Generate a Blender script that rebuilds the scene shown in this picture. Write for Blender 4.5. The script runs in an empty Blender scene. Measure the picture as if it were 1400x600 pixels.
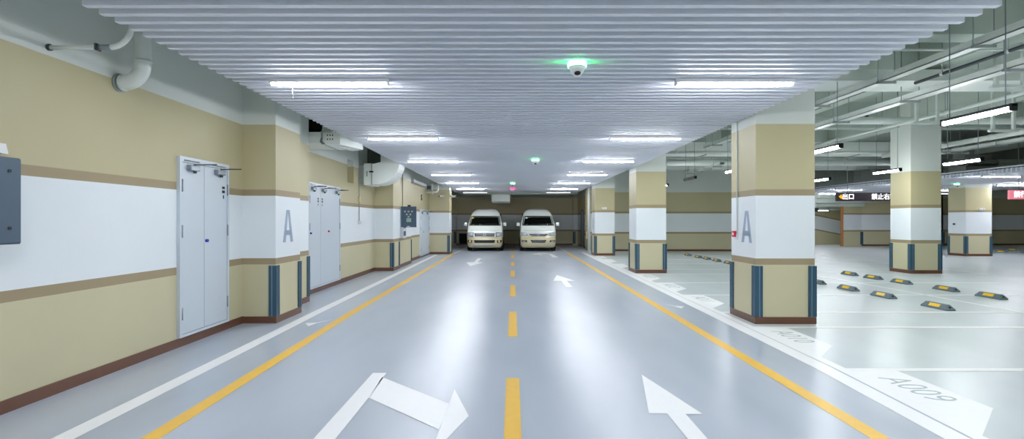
import bpy, bmesh, math, random
from mathutils import Vector, Matrix
random.seed(7)
C = bpy.context.scene.collection
PI = math.pi
FPX = 713.0; HC = 1.6

# ------------------------------------------------------------------ materials
def lin(c):
    return tuple(((v/255)/12.92 if v/255 <= 0.04045 else ((v/255+0.055)/1.055)**2.4) for v in c) + (1,)
def _new(name):
    m = bpy.data.materials.new(name); m.use_nodes = True
    nt = m.node_tree; b = nt.nodes['Principled BSDF']
    return m, nt, b
def mat(name, rgb, rough=0.5, metal=0.0, spec=0.5, noise=0.04, scale=6.0, coat=0.0, bump=0.0):
    m, nt, b = _new(name)
    base = lin(rgb)
    b.inputs['Roughness'].default_value = rough
    b.inputs['Metallic'].default_value = metal
    b.inputs['Specular IOR Level'].default_value = spec
    b.inputs['Coat Weight'].default_value = coat
    tc = nt.nodes.new('ShaderNodeTexCoord'); nz = nt.nodes.new('ShaderNodeTexNoise')
    nz.inputs['Scale'].default_value = scale; nz.inputs['Detail'].default_value = 4
    nt.links.new(tc.outputs['Object'], nz.inputs['Vector'])
    mx = nt.nodes.new('ShaderNodeMix'); mx.data_type = 'RGBA'
    mx.inputs[6].default_value = tuple(min(1, v*(1-noise)) for v in base[:3])+(1,)
    mx.inputs[7].default_value = tuple(min(1, v*(1+noise)) for v in base[:3])+(1,)
    nt.links.new(nz.outputs['Fac'], mx.inputs[0]); nt.links.new(mx.outputs[2], b.inputs['Base Color'])
    if bump:
        bp = nt.nodes.new('ShaderNodeBump'); bp.inputs['Strength'].default_value = bump; bp.inputs['Distance'].default_value = .01
        nt.links.new(nz.outputs['Fac'], bp.inputs['Height']); nt.links.new(bp.outputs['Normal'], b.inputs['Normal'])
    return m
def emit(name, rgb, strength):
    m, nt, b = _new(name)
    b.inputs['Base Color'].default_value = lin(rgb)
    b.inputs['Emission Color'].default_value = lin(rgb)
    b.inputs['Emission Strength'].default_value = strength
    return m

TAN = (193, 184, 147); TANLOW = (206, 199, 165); BAND = (163, 147, 117); WHITE = (233, 239, 242); UPPER = (214, 219, 213)
def banded():
    """painted wall: brown, tan, band, white, band, tan, grey-white above, by height above the floor"""
    m, nt, b = _new('wall_paint')
    geo = nt.nodes.new('ShaderNodeNewGeometry'); sp = nt.nodes.new('ShaderNodeSeparateXYZ')
    nt.links.new(geo.outputs['Position'], sp.inputs[0])
    dv = nt.nodes.new('ShaderNodeMath'); dv.operation = 'DIVIDE'; dv.inputs[1].default_value = 5.0
    nt.links.new(sp.outputs['Z'], dv.inputs[0])
    r = nt.nodes.new('ShaderNodeValToRGB'); r.color_ramp.interpolation = 'CONSTANT'
    stops = [(0, TANLOW), (.91, BAND), (1.013, WHITE), (1.985, BAND), (2.085, TAN), (3.09, UPPER)]
    e = r.color_ramp.elements
    e[0].position = 0; e[0].color = lin(TANLOW); e[1].position = .91/5; e[1].color = lin(BAND)
    for z, c in stops[2:]:
        n = e.new(z/5); n.color = lin(c)
    nt.links.new(dv.outputs[0], r.inputs[0])
    nz = nt.nodes.new('ShaderNodeTexNoise'); nz.inputs['Scale'].default_value = .9; nz.inputs['Detail'].default_value = 5
    nt.links.new(geo.outputs['Position'], nz.inputs['Vector'])
    mr = nt.nodes.new('ShaderNodeMapRange'); mr.inputs[3].default_value = .93; mr.inputs[4].default_value = 1.05
    nt.links.new(nz.outputs['Fac'], mr.inputs[0])
    mx = nt.nodes.new('ShaderNodeMix'); mx.data_type = 'RGBA'; mx.blend_type = 'MULTIPLY'; mx.inputs[0].default_value = 1
    nt.links.new(r.outputs[0], mx.inputs[6]); nt.links.new(mr.outputs[0], mx.inputs[7])
    nt.links.new(mx.outputs[2], b.inputs['Base Color'])
    b.inputs['Roughness'].default_value = .5; b.inputs['Specular IOR Level'].default_value = .3
    n2 = nt.nodes.new('ShaderNodeTexNoise'); n2.inputs['Scale'].default_value = 60
    nt.links.new(geo.outputs['Position'], n2.inputs['Vector'])
    bp = nt.nodes.new('ShaderNodeBump'); bp.inputs['Strength'].default_value = .05; bp.inputs['Distance'].default_value = .004
    nt.links.new(n2.outputs['Fac'], bp.inputs['Height']); nt.links.new(bp.outputs['Normal'], b.inputs['Normal'])
    return m
def floor_mat(name, c1, c2, rough=.29):
    """epoxy coated concrete with drive-worn streaks along the lane"""
    m, nt, b = _new(name)
    geo = nt.nodes.new('ShaderNodeNewGeometry')
    mp = nt.nodes.new('ShaderNodeMapping'); mp.inputs['Scale'].default_value = (1.3, .35, 1)
    nt.links.new(geo.outputs['Position'], mp.inputs['Vector'])
    nz = nt.nodes.new('ShaderNodeTexNoise'); nz.inputs['Scale'].default_value = 1.0; nz.inputs['Detail'].default_value = 2.5; nz.inputs['Roughness'].default_value = .45
    nt.links.new(mp.outputs[0], nz.inputs['Vector'])
    mx = nt.nodes.new('ShaderNodeMix'); mx.data_type = 'RGBA'
    mr0 = nt.nodes.new('ShaderNodeMapRange'); mr0.inputs[1].default_value = .2; mr0.inputs[2].default_value = .8
    nt.links.new(nz.outputs['Fac'], mr0.inputs[0])
    mx.inputs[6].default_value = lin(c1); mx.inputs[7].default_value = lin(c2)
    nt.links.new(mr0.outputs[0], mx.inputs[0]); nt.links.new(mx.outputs[2], b.inputs['Base Color'])
    b.inputs['Roughness'].default_value = rough
    b.inputs['Specular IOR Level'].default_value = .5
    n2 = nt.nodes.new('ShaderNodeTexNoise'); n2.inputs['Scale'].default_value = 2.2; n2.inputs['Detail'].default_value = 3
    nt.links.new(geo.outputs['Position'], n2.inputs['Vector'])
    bp = nt.nodes.new('ShaderNodeBump'); bp.inputs['Strength'].default_value = .035; bp.inputs['Distance'].default_value = .02
    nt.links.new(n2.outputs['Fac'], bp.inputs['Height']); nt.links.new(bp.outputs['Normal'], b.inputs['Normal'])
    return m
M = {}
M['wall'] = banded()
M['lane'] = floor_mat('lane_epoxy', (170, 180, 193), (196, 203, 214))
M['bay'] = floor_mat('bay_epoxy', (197, 206, 209), (211, 219, 221), .3)
M['skirt'] = mat('skirting_brown', (108, 72, 54), .35, noise=.15, scale=3)
M['teal'] = mat('guard_rubber', (48, 84, 104), .35)
M['tealline'] = mat('guard_stripe', (120, 140, 158), .35)
M['concrete'] = mat('painted_concrete', (186, 196, 187), .7, noise=.04, scale=2)
M['slat'] = mat('slat_white', (226, 230, 240), .5, spec=.4, noise=.02)
M['duct'] = mat('duct_paint', (230, 236, 231), .5, noise=.05, scale=2)
M['galv'] = mat('galvanised', (160, 168, 168), .4, metal=.3, noise=.1)
M['pipe'] = mat('pipe_paint', (222, 228, 223), .35, noise=.03)
M['white'] = mat('white_plastic', (232, 234, 234), .35)
M['door'] = mat('door_enamel', (205, 214, 222), .35, noise=.015)
M['steel'] = mat('steel', (150, 158, 165), .3, metal=.7)
M['darksteel'] = mat('dark_steel', (70, 78, 84), .4, metal=.4)
M['black'] = mat('black', (14, 15, 17), .5)
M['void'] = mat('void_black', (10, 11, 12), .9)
M['cabinet'] = mat('cabinet_slate', (72, 92, 110), .45, noise=.03)
M['paintw'] = mat('road_white', (252, 253, 253), .4, noise=.03, scale=12)
M['painty'] = mat('road_yellow', (252, 200, 78), .4, noise=.06, scale=10)
M['paintg'] = mat('stencil_grey', (176, 190, 194), .4)
M['faint'] = mat('worn_white', (206, 214, 220), .4, noise=.05)
M['lettergrey'] = mat('letter_grey', (160, 174, 196), .5)
M['stop'] = mat('rubber_grey', (104, 118, 124), .5, noise=.12, scale=30)
M['stopy'] = mat('reflector_yellow', (255, 202, 22), .3)
M['red'] = mat('red_plastic', (214, 40, 70), .35)
M['blue'] = mat('blue_plastic', (40, 60, 170), .35)
M['brass'] = mat('cream_plastic', (214, 196, 150), .4)
M['vanw'] = mat('van_white', (238, 244, 236), .22, coat=.6, noise=.01)
M['vanb'] = mat('van_beige', (206, 196, 160), .25, coat=.6, metal=.2, noise=.01)
M['chrome'] = mat('chrome', (200, 206, 212), .38, metal=1)
M['lagging_shade'] = mat('shade_grey', (96, 98, 92), .8, noise=.3, scale=4)  # grey of the wall shading painted behind the duct elbow
M['tyre'] = mat('tyre', (22, 23, 26), .8)
M['seat'] = mat('seat_fabric', (176, 178, 150), .8)
M['dash'] = mat('dashboard', (52, 56, 54), .7)
M['amber'] = emit('fog_lamp', (230, 200, 140), .04)
M['signbg'] = mat('sign_panel', (44, 20, 36), .35)
M['signred'] = emit('sign_rose', (214, 120, 132), .25)
M['signw'] = emit('sign_letters', (255, 250, 255), .7)
M['signy'] = emit('sign_arrow', (255, 176, 10), .35)
M['green'] = emit('green_led', (10, 255, 90), 14)
M['greenring'] = emit('green_ring', (150, 255, 195), 1.6)
M['redled'] = emit('red_led', (255, 30, 90), 3)
M['tube'] = emit('tube_glow', (245, 248, 255), 50)
M['tubehung'] = emit('tube_glow_hung', (245, 250, 252), 50)
M['tubedim'] = emit('tube_glow_dim', (255, 246, 246), 1.3)
M['tubeoff'] = mat('tube_unlit', (36, 40, 40), .4)
M['brown'] = mat('brown_trim', (186, 124, 72), .5)
M['rampfloor'] = mat('ramp_floor', (196, 200, 198), .5)
M['greenscreen'] = mat('display_green', (150, 182, 158), .3)
M['lens'] = mat('headlamp_lens', (205, 214, 220), .08, metal=.35, coat=1)
def glass():
    m, nt, b = _new('tinted_glass')
    out = nt.nodes['Material Output']
    tr = nt.nodes.new('ShaderNodeBsdfTransparent'); tr.inputs[0].default_value = (.72, .80, .76, 1)
    gl = nt.nodes.new('ShaderNodeBsdfGlossy'); gl.inputs['Roughness'].default_value = .03
    fr = nt.nodes.new('ShaderNodeFresnel'); fr.inputs[0].default_value = 1.5
    mx = nt.nodes.new('ShaderNodeMixShader')
    nt.links.new(fr.outputs[0], mx.inputs[0]); nt.links.new(tr.outputs[0], mx.inputs[1]); nt.links.new(gl.outputs[0], mx.inputs[2])
    nt.links.new(mx.outputs[0], out.inputs['Surface'])
    return m
M['glass'] = glass()
M['darkglass'] = mat('privacy_glass', (20, 26, 26), .06, coat=1)

# ------------------------------------------------------------------ mesh helpers
class MB:
    """collects shapes into one mesh; every shape carries a material key"""
    def __init__(self): self.bm = bmesh.new(); self.mats = []
    def mi(self, k):
        if k not in self.mats: self.mats.append(k)
        return self.mats.index(k)
    def box(self, x0, x1, y0, y1, z0, z1, k='white', bev=0):
        bm = self.bm
        vs = [bm.verts.new((x, y, z)) for z in (z0, z1) for x, y in ((x0, y0), (x1, y0), (x1, y1), (x0, y1))]
        fs = [bm.faces.new([vs[i] for i in f]) for f in ((3, 2, 1, 0), (4, 5, 6, 7), (0, 1, 5, 4), (1, 2, 6, 5), (2, 3, 7, 6), (3, 0, 4, 7))]
        for f in fs: f.material_index = self.mi(k)
        if bev:
            es = list({e for f in fs for e in f.edges})
            r = bmesh.ops.bevel(bm, geom=es, offset=bev, segments=2, affect='EDGES', profile=.5)
            for f in r['faces']: f.material_index = self.mi(k)
        return self
    def prism(self, pts, axis, a0, a1, k='white'):
        """2-D outline extruded along an axis: 'x' pts=(y,z), 'y' pts=(x,z), 'z' pts=(x,y)"""
        bm = self.bm
        def P(p, a):
            return {'x': (a, p[0], p[1]), 'y': (p[0], a, p[1]), 'z': (p[0], p[1], a)}[axis]
        A = [bm.verts.new(P(p, a0)) for p in pts]; B = [bm.verts.new(P(p, a1)) for p in pts]
        n = len(pts); m = self.mi(k)
        fs = [bm.faces.new(A[::-1]), bm.faces.new(B)]
        for i in range(n):
            j = (i+1) % n
            fs.append(bm.faces.new((A[i], A[j], B[j], B[i])))
        for f in fs: f.material_index = m
        return self
    def tube(self, pts, r, k='pipe', n=12, caps=True):
        pts = [Vector(p) for p in pts]; bm = self.bm
        if not isinstance(r, (list, tuple)): pts = [p for i, p in enumerate(pts) if i == 0 or (p-pts[i-1]).length > 1e-5]
        m = self.mi(k); rings = []
        up = None
        rr = r if isinstance(r, (list, tuple)) else [r]*len(pts)
        for i, p in enumerate(pts):
            t = (pts[min(i+1, len(pts)-1)] - pts[max(i-1, 0)]).normalized()
            if up is None:
                up = Vector((0, 0, 1)) if abs(t.z) < .9 else Vector((1, 0, 0))
            s = t.cross(up).normalized(); up = s.cross(t).normalized()
            rings.append([bm.verts.new(p + s*math.cos(2*PI*a/n)*rr[i] + up*math.sin(2*PI*a/n)*rr[i]) for a in range(n)])
        for a, b in zip(rings, rings[1:]):
            for i in range(n):
                f = bm.faces.new((a[i], a[(i+1) % n], b[(i+1) % n], b[i])); f.material_index = m; f.smooth = True
        if caps:
            for rg in (rings[0][::-1], rings[-1]):
                f = bm.faces.new(rg); f.material_index = m
        return self
    def cyl(self, c, axis, r, h, k='white', n=20, r2=None):
        d = {'x': Vector((1, 0, 0)), 'y': Vector((0, 1, 0)), 'z': Vector((0, 0, 1))}[axis]
        c = Vector(c)
        return self.tube([c, c+d*h], [r, r if r2 is None else r2], k, n)
    def lathe(self, c, prof, k='white', n=24, axis='z'):
        bm = self.bm; c = Vector(c); m = self.mi(k); rings = []
        for r, h in prof:
            ring = []
            for i in range(n):
                a = 2*PI*i/n; u, v = math.cos(a)*r, math.sin(a)*r
                ring.append(bm.verts.new(c + Vector({'z': (u, v, h), 'x': (h, u, v), 'y': (u, h, v)}[axis])))
            rings.append(ring)
        for a, b in zip(rings, rings[1:]):
            for i in range(n):
                f = bm.faces.new((a[i], a[(i+1) % n], b[(i+1) % n], b[i])); f.material_index = m; f.smooth = True
        for rg in (rings[0][::-1], rings[-1]):
            f = bm.faces.new(rg); f.material_index = m
        return self
    def quad(self, pts, k='white'):
        f = self.bm.faces.new([self.bm.verts.new(p) for p in pts]); f.material_index = self.mi(k); return self
    def build(self, name, parent=None, origin=None, label=None):
        bmesh.ops.recalc_face_normals(self.bm, faces=self.bm.faces)
        me = bpy.data.meshes.new(name)
        if origin is not None:
            bmesh.ops.translate(self.bm, verts=self.bm.verts, vec=-Vector(origin))
        self.bm.to_mesh(me); self.bm.free()
        for k in self.mats: me.materials.append(M[k])
        o = bpy.data.objects.new(name, me); C.objects.link(o)
        if origin is not None: o.location = origin
        if parent: o.parent = parent
        if label: o['label'] = label
        return o
def tag(o, label=None, cat=None, group=None, kind=None):
    if label: o['label'] = label
    if cat: o['category'] = cat
    if group: o['group'] = group
    if kind: o['kind'] = kind
    return o
def thing(name, label, cat, loc=(0, 0, 0), rz=0, group=None):
    o = bpy.data.objects.new(name, None); C.objects.link(o); o.location = loc; o.rotation_euler = (0, 0, rz)
    o.empty_display_size = .1
    return tag(o, label, cat, group)
def struct(o, label=None):
    o['kind'] = 'structure'
    if label: o['label'] = label
    return o
def dup(root, loc, label, rz=None):
    r = root.copy(); C.objects.link(r); r.location = loc; r['label'] = label
    if rz is not None: r.rotation_euler = (0, 0, rz)
    for ch in list(root.children):
        c = ch.copy(); C.objects.link(c); c.parent = r
        for g in ch.children:
            d = g.copy(); C.objects.link(d); d.parent = c
    return r
def text(name, body, size, k, loc, rot, parent=None, extrude=.002, sx=1, align='CENTER', shear=0, weight=0):
    cu = bpy.data.curves.new(name, 'FONT'); cu.body = body; cu.size = size; cu.extrude = extrude
    cu.align_x = align; cu.align_y = 'CENTER'; cu.shear = shear; cu.offset = weight; cu.resolution_u = 3
    t = bpy.data.objects.new(name, cu); C.objects.link(t)
    bpy.context.view_layer.update()
    me = bpy.data.meshes.new_from_object(t.evaluated_get(bpy.context.evaluated_depsgraph_get()))
    bpy.data.objects.remove(t); me.materials.clear(); me.materials.append(M[k])
    o = bpy.data.objects.new(name, me); C.objects.link(o)
    o.location = loc; o.rotation_euler = rot; o.scale = (sx, 1, 1)
    if parent: o.parent = parent
    return o

# ------------------------------------------------------------------ shell
SL = 5.3; XL = -4.8; XR = 34.0; YB = -8.0
fl = MB(); fl.box(XL, 3.49, YB, 39, -.2, 0, 'lane'); struct(fl.build('floor'), 'blue-grey glossy epoxy floor of the driving lane')
fl = MB(); fl.box(3.49, XR, YB, 34.9, -.2, 0, 'bay').box(3.49, XR, 34.9, 39, -.6, -.3, 'rampfloor'); struct(fl.build('floor'), 'pale grey glossy floor of the parking bays')
struct(MB().box(XL, XR, YB, 39.2, SL, SL+.2, 'concrete').build('ceiling'), 'concrete slab above the pipes and ducts')
# left wall in its steps, with a recess near the second door
wl = None
for n_, (x, y0, y1, l) in enumerate(((-4.23, YB, 8.16, 'near part with the first double door'), (-4.05, 9.1, 10.35, 'short step after the letter A pilaster'),
        (-4.42, 14.5, 16.7, 'part before the curved duct'), (-3.86, 17.62, 19.84, 'part carrying the control cabinet'), (-4.02, 19.84, 25.05, 'part with the narrow door'), (-4.3, 26.0, 34.4, 'part beside the left van'))):
    q = struct(MB().box(XL, x, y0, y1, 0, SL, 'wall').build('wall_left'), 'banded left wall, ' + l)
    if n_ == 1: wl = q
    if n_ == 3: wl2 = q
struct(MB().box(XL, -4.42, 10.35, 13.95, 0, SL, 'wall').box(XL, -4.42, 13.95, 14.5, 0, 2.64, 'wall').box(XL, -4.42, 13.95, 14.5, 3.25, SL, 'wall').box(XL, -4.62, 13.95, 14.5, 2.64, 3.25, 'wall').build('wall_left'), 'banded left wall, part with the second double door and a small recess')
b = MB()
for x, y0, y1 in ((-4.23, YB, 8.16), (-4.05, 9.12, 10.35), (-4.42, 10.35, 16.7), (-3.86, 17.62, 19.84), (-4.02, 19.84, 25.1), (-4.3, 26, 34.4)):
    b.box(x, x+.015, y0, y1, 0, .11, 'skirt')
b.box(-4.42, -4.035, 10.35, 10.365, 0, .11, 'skirt').box(-4.02, -3.845, 19.84, 19.855, 0, .11, 'skirt')
struct(b.build('baseboard_left'), 'brown skirting of the left wall')
# back wall and its two corner pilasters
struct(MB().box(XL, 5.0, 34.4, 34.9, 0, SL, 'wall').build('wall_back'), 'dim banded wall behind the two vans')
struct(MB().box(-4.3, 4.26, 34.385, 34.4, 0, .1, 'skirt').build('baseboard_back'))
# right room side wall and the wall across the bays
w = MB().box(4.26, 4.9, 27.5, 34.4, 0, SL, 'wall').box(4.9, 14.2, 27.5, 28.0, 0, SL, 'wall').box(13.7, 14.2, 28, 39.0, 0, SL, 'wall').box(4.10, 4.3, 28.0, 28.9, 0, SL, 'wall')
struct(w.build('wall_right'), 'banded wall across the parking bays beyond the pillars')
struct(MB().box(4.26, 13.7, 27.485, 27.5, 0, .1, 'skirt').box(4.245, 4.26, 28.9, 34.4, 0, .1, 'skirt').build('baseboard_right'))
struct(MB().box(XL, XR, YB-.3, YB, 0, SL, 'wall').build('wall_behind'), 'wall behind the camera')
struct(MB().box(XR, XR+.3, YB, 39, -.6, SL, 'wall').build('wall_side'), 'far side wall of the garage')
# far wall beyond the second aisle
w = MB().box(22.2, 27.4, 33.2, 33.6, -.3, SL, 'wall').box(27.4, XR, 34.4, 34.8, 0, SL, 'wall').box(27.0, 27.4, 33.2, 34.6, 0, SL, 'wall').box(30.6, 31.3, 34.0, 34.5, 0, SL, 'wall')
w.prism([(20.75, 32.8), (22.2, 33.2), (22.2, 33.6), (21.35, 33.6)], 'z', -.3, SL, 'wall')
wf = struct(w.build('wall_far'), 'banded wall behind the second aisle')
struct(MB().box(22.2, 27.4, 33.185, 33.2, 0, .1, 'skirt').box(27.4, XR, 34.385, 34.4, 0, .1, 'skirt').build('baseboard_far'))
def corner_guard(x, y, sx, sy, z0=.11, z1=.9, leg=.10, parent=None):
    """L-shaped rubber guard wrapped on the outside corner at (x,y); the faces run off towards sx, sy"""
    g = MB(); t = .022
    def seg(a0, a1, off, k):
        # one leg along x (front face), one along y (side face)
        g.box(min(x+sx*a0, x+sx*a1), max(x+sx*a0, x+sx*a1), min(y-sy*off, y), max(y-sy*off, y), z0, z1, k)
        g.box(min(x-sx*off, x), max(x-sx*off, x), min(y+sy*a0, y+sy*a1), max(y+sy*a0, y+sy*a1), z0, z1, k)
    seg(-.0, leg*.42, t, 'teal'); seg(leg*.42, leg*.62, t*.7, 'tealline'); seg(leg*.62, leg, t, 'teal')
    g.box(min(x, x-sx*t), max(x, x-sx*t), min(y, y-sy*t), max(y, y-sy*t), z0, z1, 'teal')
    return g.build('corner_guard', parent)
for o_, (x, y) in enumerate(((22.2, 33.19), (27.38, 33.19))):
    MB().box(x-.09, x+.09, y-.03, y, .11, .9, 'teal').build('corner_guard', wf)
MB().box(30.55, 30.72, 33.96, 34.0, .11, .9, 'teal').build('corner_guard', wf)
corner_guard(-4.05, 10.35, -1, -1, parent=wl)
corner_guard(-3.86, 19.84, -1, -1, parent=wl2, leg=.07)
MB().box(-3.86, -3.84, 17.66, 17.74, .11, .9, 'darksteel').build('corner_guard', wl2)
# ramp beyond the opening
r = MB()
M['TL'] = mat('ramp_tan_low', TANLOW, .5); M['BD'] = mat('ramp_band', BAND, .5); M['WH'] = mat('ramp_white', WHITE, .5); M['TN'] = mat('ramp_tan', TAN, .5)
def strip(z0, z1, k, drop=.48):
    x0, x1, xm = 14.2, 28.0, 22.0
    s = drop/2.4
    f = lambda x: -(x-xm)*s
    r.prism([(x0, z0+f(x0)), (x1, z0+f(x1)), (x1, z1+f(x1)), (x0, z1+f(x0))], 'y', 38.0, 38.3, k)
strip(-3.0, .93, 'TL'); strip(.93, 1.03, 'BD'); strip(1.03, 1.98, 'WH'); strip(1.98, 2.08, 'BD'); strip(2.08, 2.9, 'TN')
struct(r.build('wall_ramp'), 'banded ramp wall seen through the exit opening')
struct(MB().box(14.2, 28, 34.0, 38.0, 2.35, 2.5, 'concrete').build('ceiling', None), 'low white soffit over the exit ramp')
hd = MB().box(14.2, 22.3, 32.4, 32.75, 2.72, 3.1, 'concrete').box(14.2, 22.1, 32.75, 34.0, 2.5, 2.72, 'concrete').box(14.2, 21.0, 32.1, 32.4, 3.0, SL, 'concrete')
struct(hd.build('trim_1'), 'white beam over the exit opening')
struct(MB().box(20.62, 20.76, 32.74, 32.82, 0, 2.5, 'brown').build('trim_2'), 'tan-brown jamb of the exit opening')
# pale kerb strip where the ramp starts
# beams
bm_ = MB()
for y in (8.1, 16.25, 24.3): bm_.box(3.4, XR, y, y+.38, 4.5, SL, 'concrete')
for x, xw in ((4.0, .4), (8.22, .3), (12.3, .4), (20.9, .4)): bm_.box(x, x+xw, YB, 32, 4.6, SL, 'concrete')
for y in (8.1, 16.25, 24.3): bm_.box(XL, 3.4, y, y+.38, 4.5, SL, 'concrete')
struct(bm_.build('trim_3'), 'white painted concrete beams under the slab')

# slatted ceilings: one slat every 16 cm
def slat_ceiling(x0, x1, y0, y1, label, zb=3.24, cut=None):
    s = MB(); y = y0
    while y < y1:
        s.box(-3.02 if cut and cut[0] < y+.03 < cut[1] else x0, x1, y, y+.056, zb, zb+.13, 'slat'); y += .1635
    for x in (x0+.4, (x0+x1)/2, x1-.4): s.box(x-.02, x+.02, y0, y1, zb+.13, zb+.17, 'galv')
    o = struct(s.build('ceiling'), label)
    y = y0+.6
    while y < y1:
        for x in (x0+.4, (x0+x1)/2, x1-.4): MB().cyl((x, y, zb+.17), 'z', .005, SL-zb-.17, 'galv', 5).build('ceiling_hanger', o)
        y += 5.0
    return o
slat_ceiling(-3.28, 3.725, 3.97-.1635*56, 30.3, 'white slatted metal ceiling hung over the driving lane', cut=(24.95, 26.1))
c2 = slat_ceiling(16.66, 26.0, 12.0, 31.2, 'white slatted metal ceiling hung over the second aisle')
MB().box(16.8, 25.9, 12.0, 31.2, 3.375, 3.40, 'void').build('light_blocker', c2)  # black board added to cut light from above so slat gaps look dark
MB().box(16.72, 16.80, 12.0, 31.2, 3.41, 3.45, 'slat').build('edge_rail', c2)
struct(MB().box(-3.02, 3.7, 30.42, 30.46, 3.14, SL, 'concrete').build('trim_4'), 'grey bulkhead closing the end of the slatted ceiling over the vans')
# ------------------------------------------------------------------ pillars
def pillar(x0, x1, y0, y1, label, guards='fb'):
    p = thing('pillar', label, 'pillar', ((x0+x1)/2, (y0+y1)/2, 0), 0, 'square banded pillars')
    cx, cy = (x0+x1)/2, (y0+y1)/2; a, c = (x1-x0)/2, (y1-y0)/2
    MB().box(-a, a, -c, c, 0, SL, 'wall').build('column', p)
    e = .018
    MB().box(-a-e, a+e, -c-e, c+e, 0, .105, 'skirt').build('skirting', p)
    corner_guard(-a, -c, 1, 1, parent=p); corner_guard(a, -c, -1, 1, parent=p)
    corner_guard(-a, c, 1, -1, parent=p); corner_guard(a, c, -1, -1, parent=p)
    return p
W = .915
P1 = pillar(3.775, 3.775+W, 8.1, 9.0, 'tall tan and white pillar with grey letter A, nearest on the right')
P2 = pillar(3.775, 3.775+W, 15.95, 16.9, 'tan and white pillar, second along the right lane edge')
P3 = pillar(3.775, 3.775+W, 24.0, 24.95, 'small tan and white pillar at the far right end, beside the vans bay')
P4 = pillar(12.06, 12.98, 15.8, 16.65, 'free-standing tan and white pillar among the bays, in front of the exit sign')
P5 = pillar(20.5, 21.68, 23.6, 24.55, 'pillar under the second slatted ceiling, behind the two rows of wheel stops')
def pilaster(x0, x1, y0, y1, label, guards=True):
    p = thing('pilaster', label, 'pilaster', (x1, y0, 0))
    MB().box(x0-x1, 0, 0, y1-y0, 0, SL, 'wall').build('column', p)
    MB().box(x0-x1+.0, .018, -.018, y1-y0+.018, 0, .105, 'skirt').build('skirting', p)
    corner_guard(0, 0, -1, 1, parent=p); corner_guard(0, y1-y0, -1, -1, parent=p)
    return p
A1 = pilaster(-4.23, -3.71, 8.16, 9.1, 'wall pilaster with grey letter A between the two white double doors')
A2 = pilaster(-4.42, -3.83, 16.7, 17.62, 'wall pilaster on the left behind the curved duct')
A3 = pilaster(-4.02, -3.05, 25.05, 26.0, 'last wall pilaster on the left, carrying the cameras')
pb = thing('pilaster', 'dim pilaster in the left corner of the wall behind the vans', 'pilaster', (-3.7, 34.0, 0))
MB().box(-.6, 0, 0, .4, 0, SL, 'wall').build('column', pb); corner_guard(0, 0, -1, 1, parent=pb, leg=.14)
pb = thing('pilaster', 'dim pilaster in the right corner of the wall behind the vans', 'pilaster', (3.95, 34.0, 0))
MB().box(0, .31, 0, .4, 0, SL, 'wall').build('column', pb); corner_guard(0, 0, 1, 1, parent=pb, leg=.14)
# letters A
def letterA(y0, y1, z0, z1, x, sgn, parent, origin):
    g = MB(); ym = (y0+y1)/2; t = (y1-y0)*.24; xa, xb = sorted((x, x+sgn*.004))
    tp = (y1-y0)*.15
    g.prism([(y0, z0), (y0+t, z0), (ym-.0+tp*.1, z1), (ym-tp, z1)], 'x', xa, xb, 'lettergrey')
    g.prism([(y1-t, z0), (y1, z0), (ym+tp, z1), (ym-tp*.1, z1)], 'x', xa, xb, 'lettergrey')
    zc = z0+(z1-z0)*.22; h = (z1-z0)*.15
    g.prism([(y0+t*.95, zc), (y1-t*.95, zc), (y1-t*1.25, zc+h), (y0+t*1.25, zc+h)], 'x', xa, xb, 'lettergrey')
    bmesh.ops.translate(g.bm, verts=g.bm.verts, vec=-Vector(origin))
    return g.build('letter', parent, None, 'grey letter A')
letterA(8.42, 8.80, 1.25, 1.78, -3.71, 1, A1, (-3.71, 8.16, 0))
letterA(8.23, 8.60, 1.25, 1.76, 3.775, -1, P1, (3.775+W/2, 8.55, 0))
g = MB(); letterA(24.35, 24.6, 1.2, 1.75, 3.775, -1, P3, (3.775+W/2, 24.475, 0))

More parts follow.
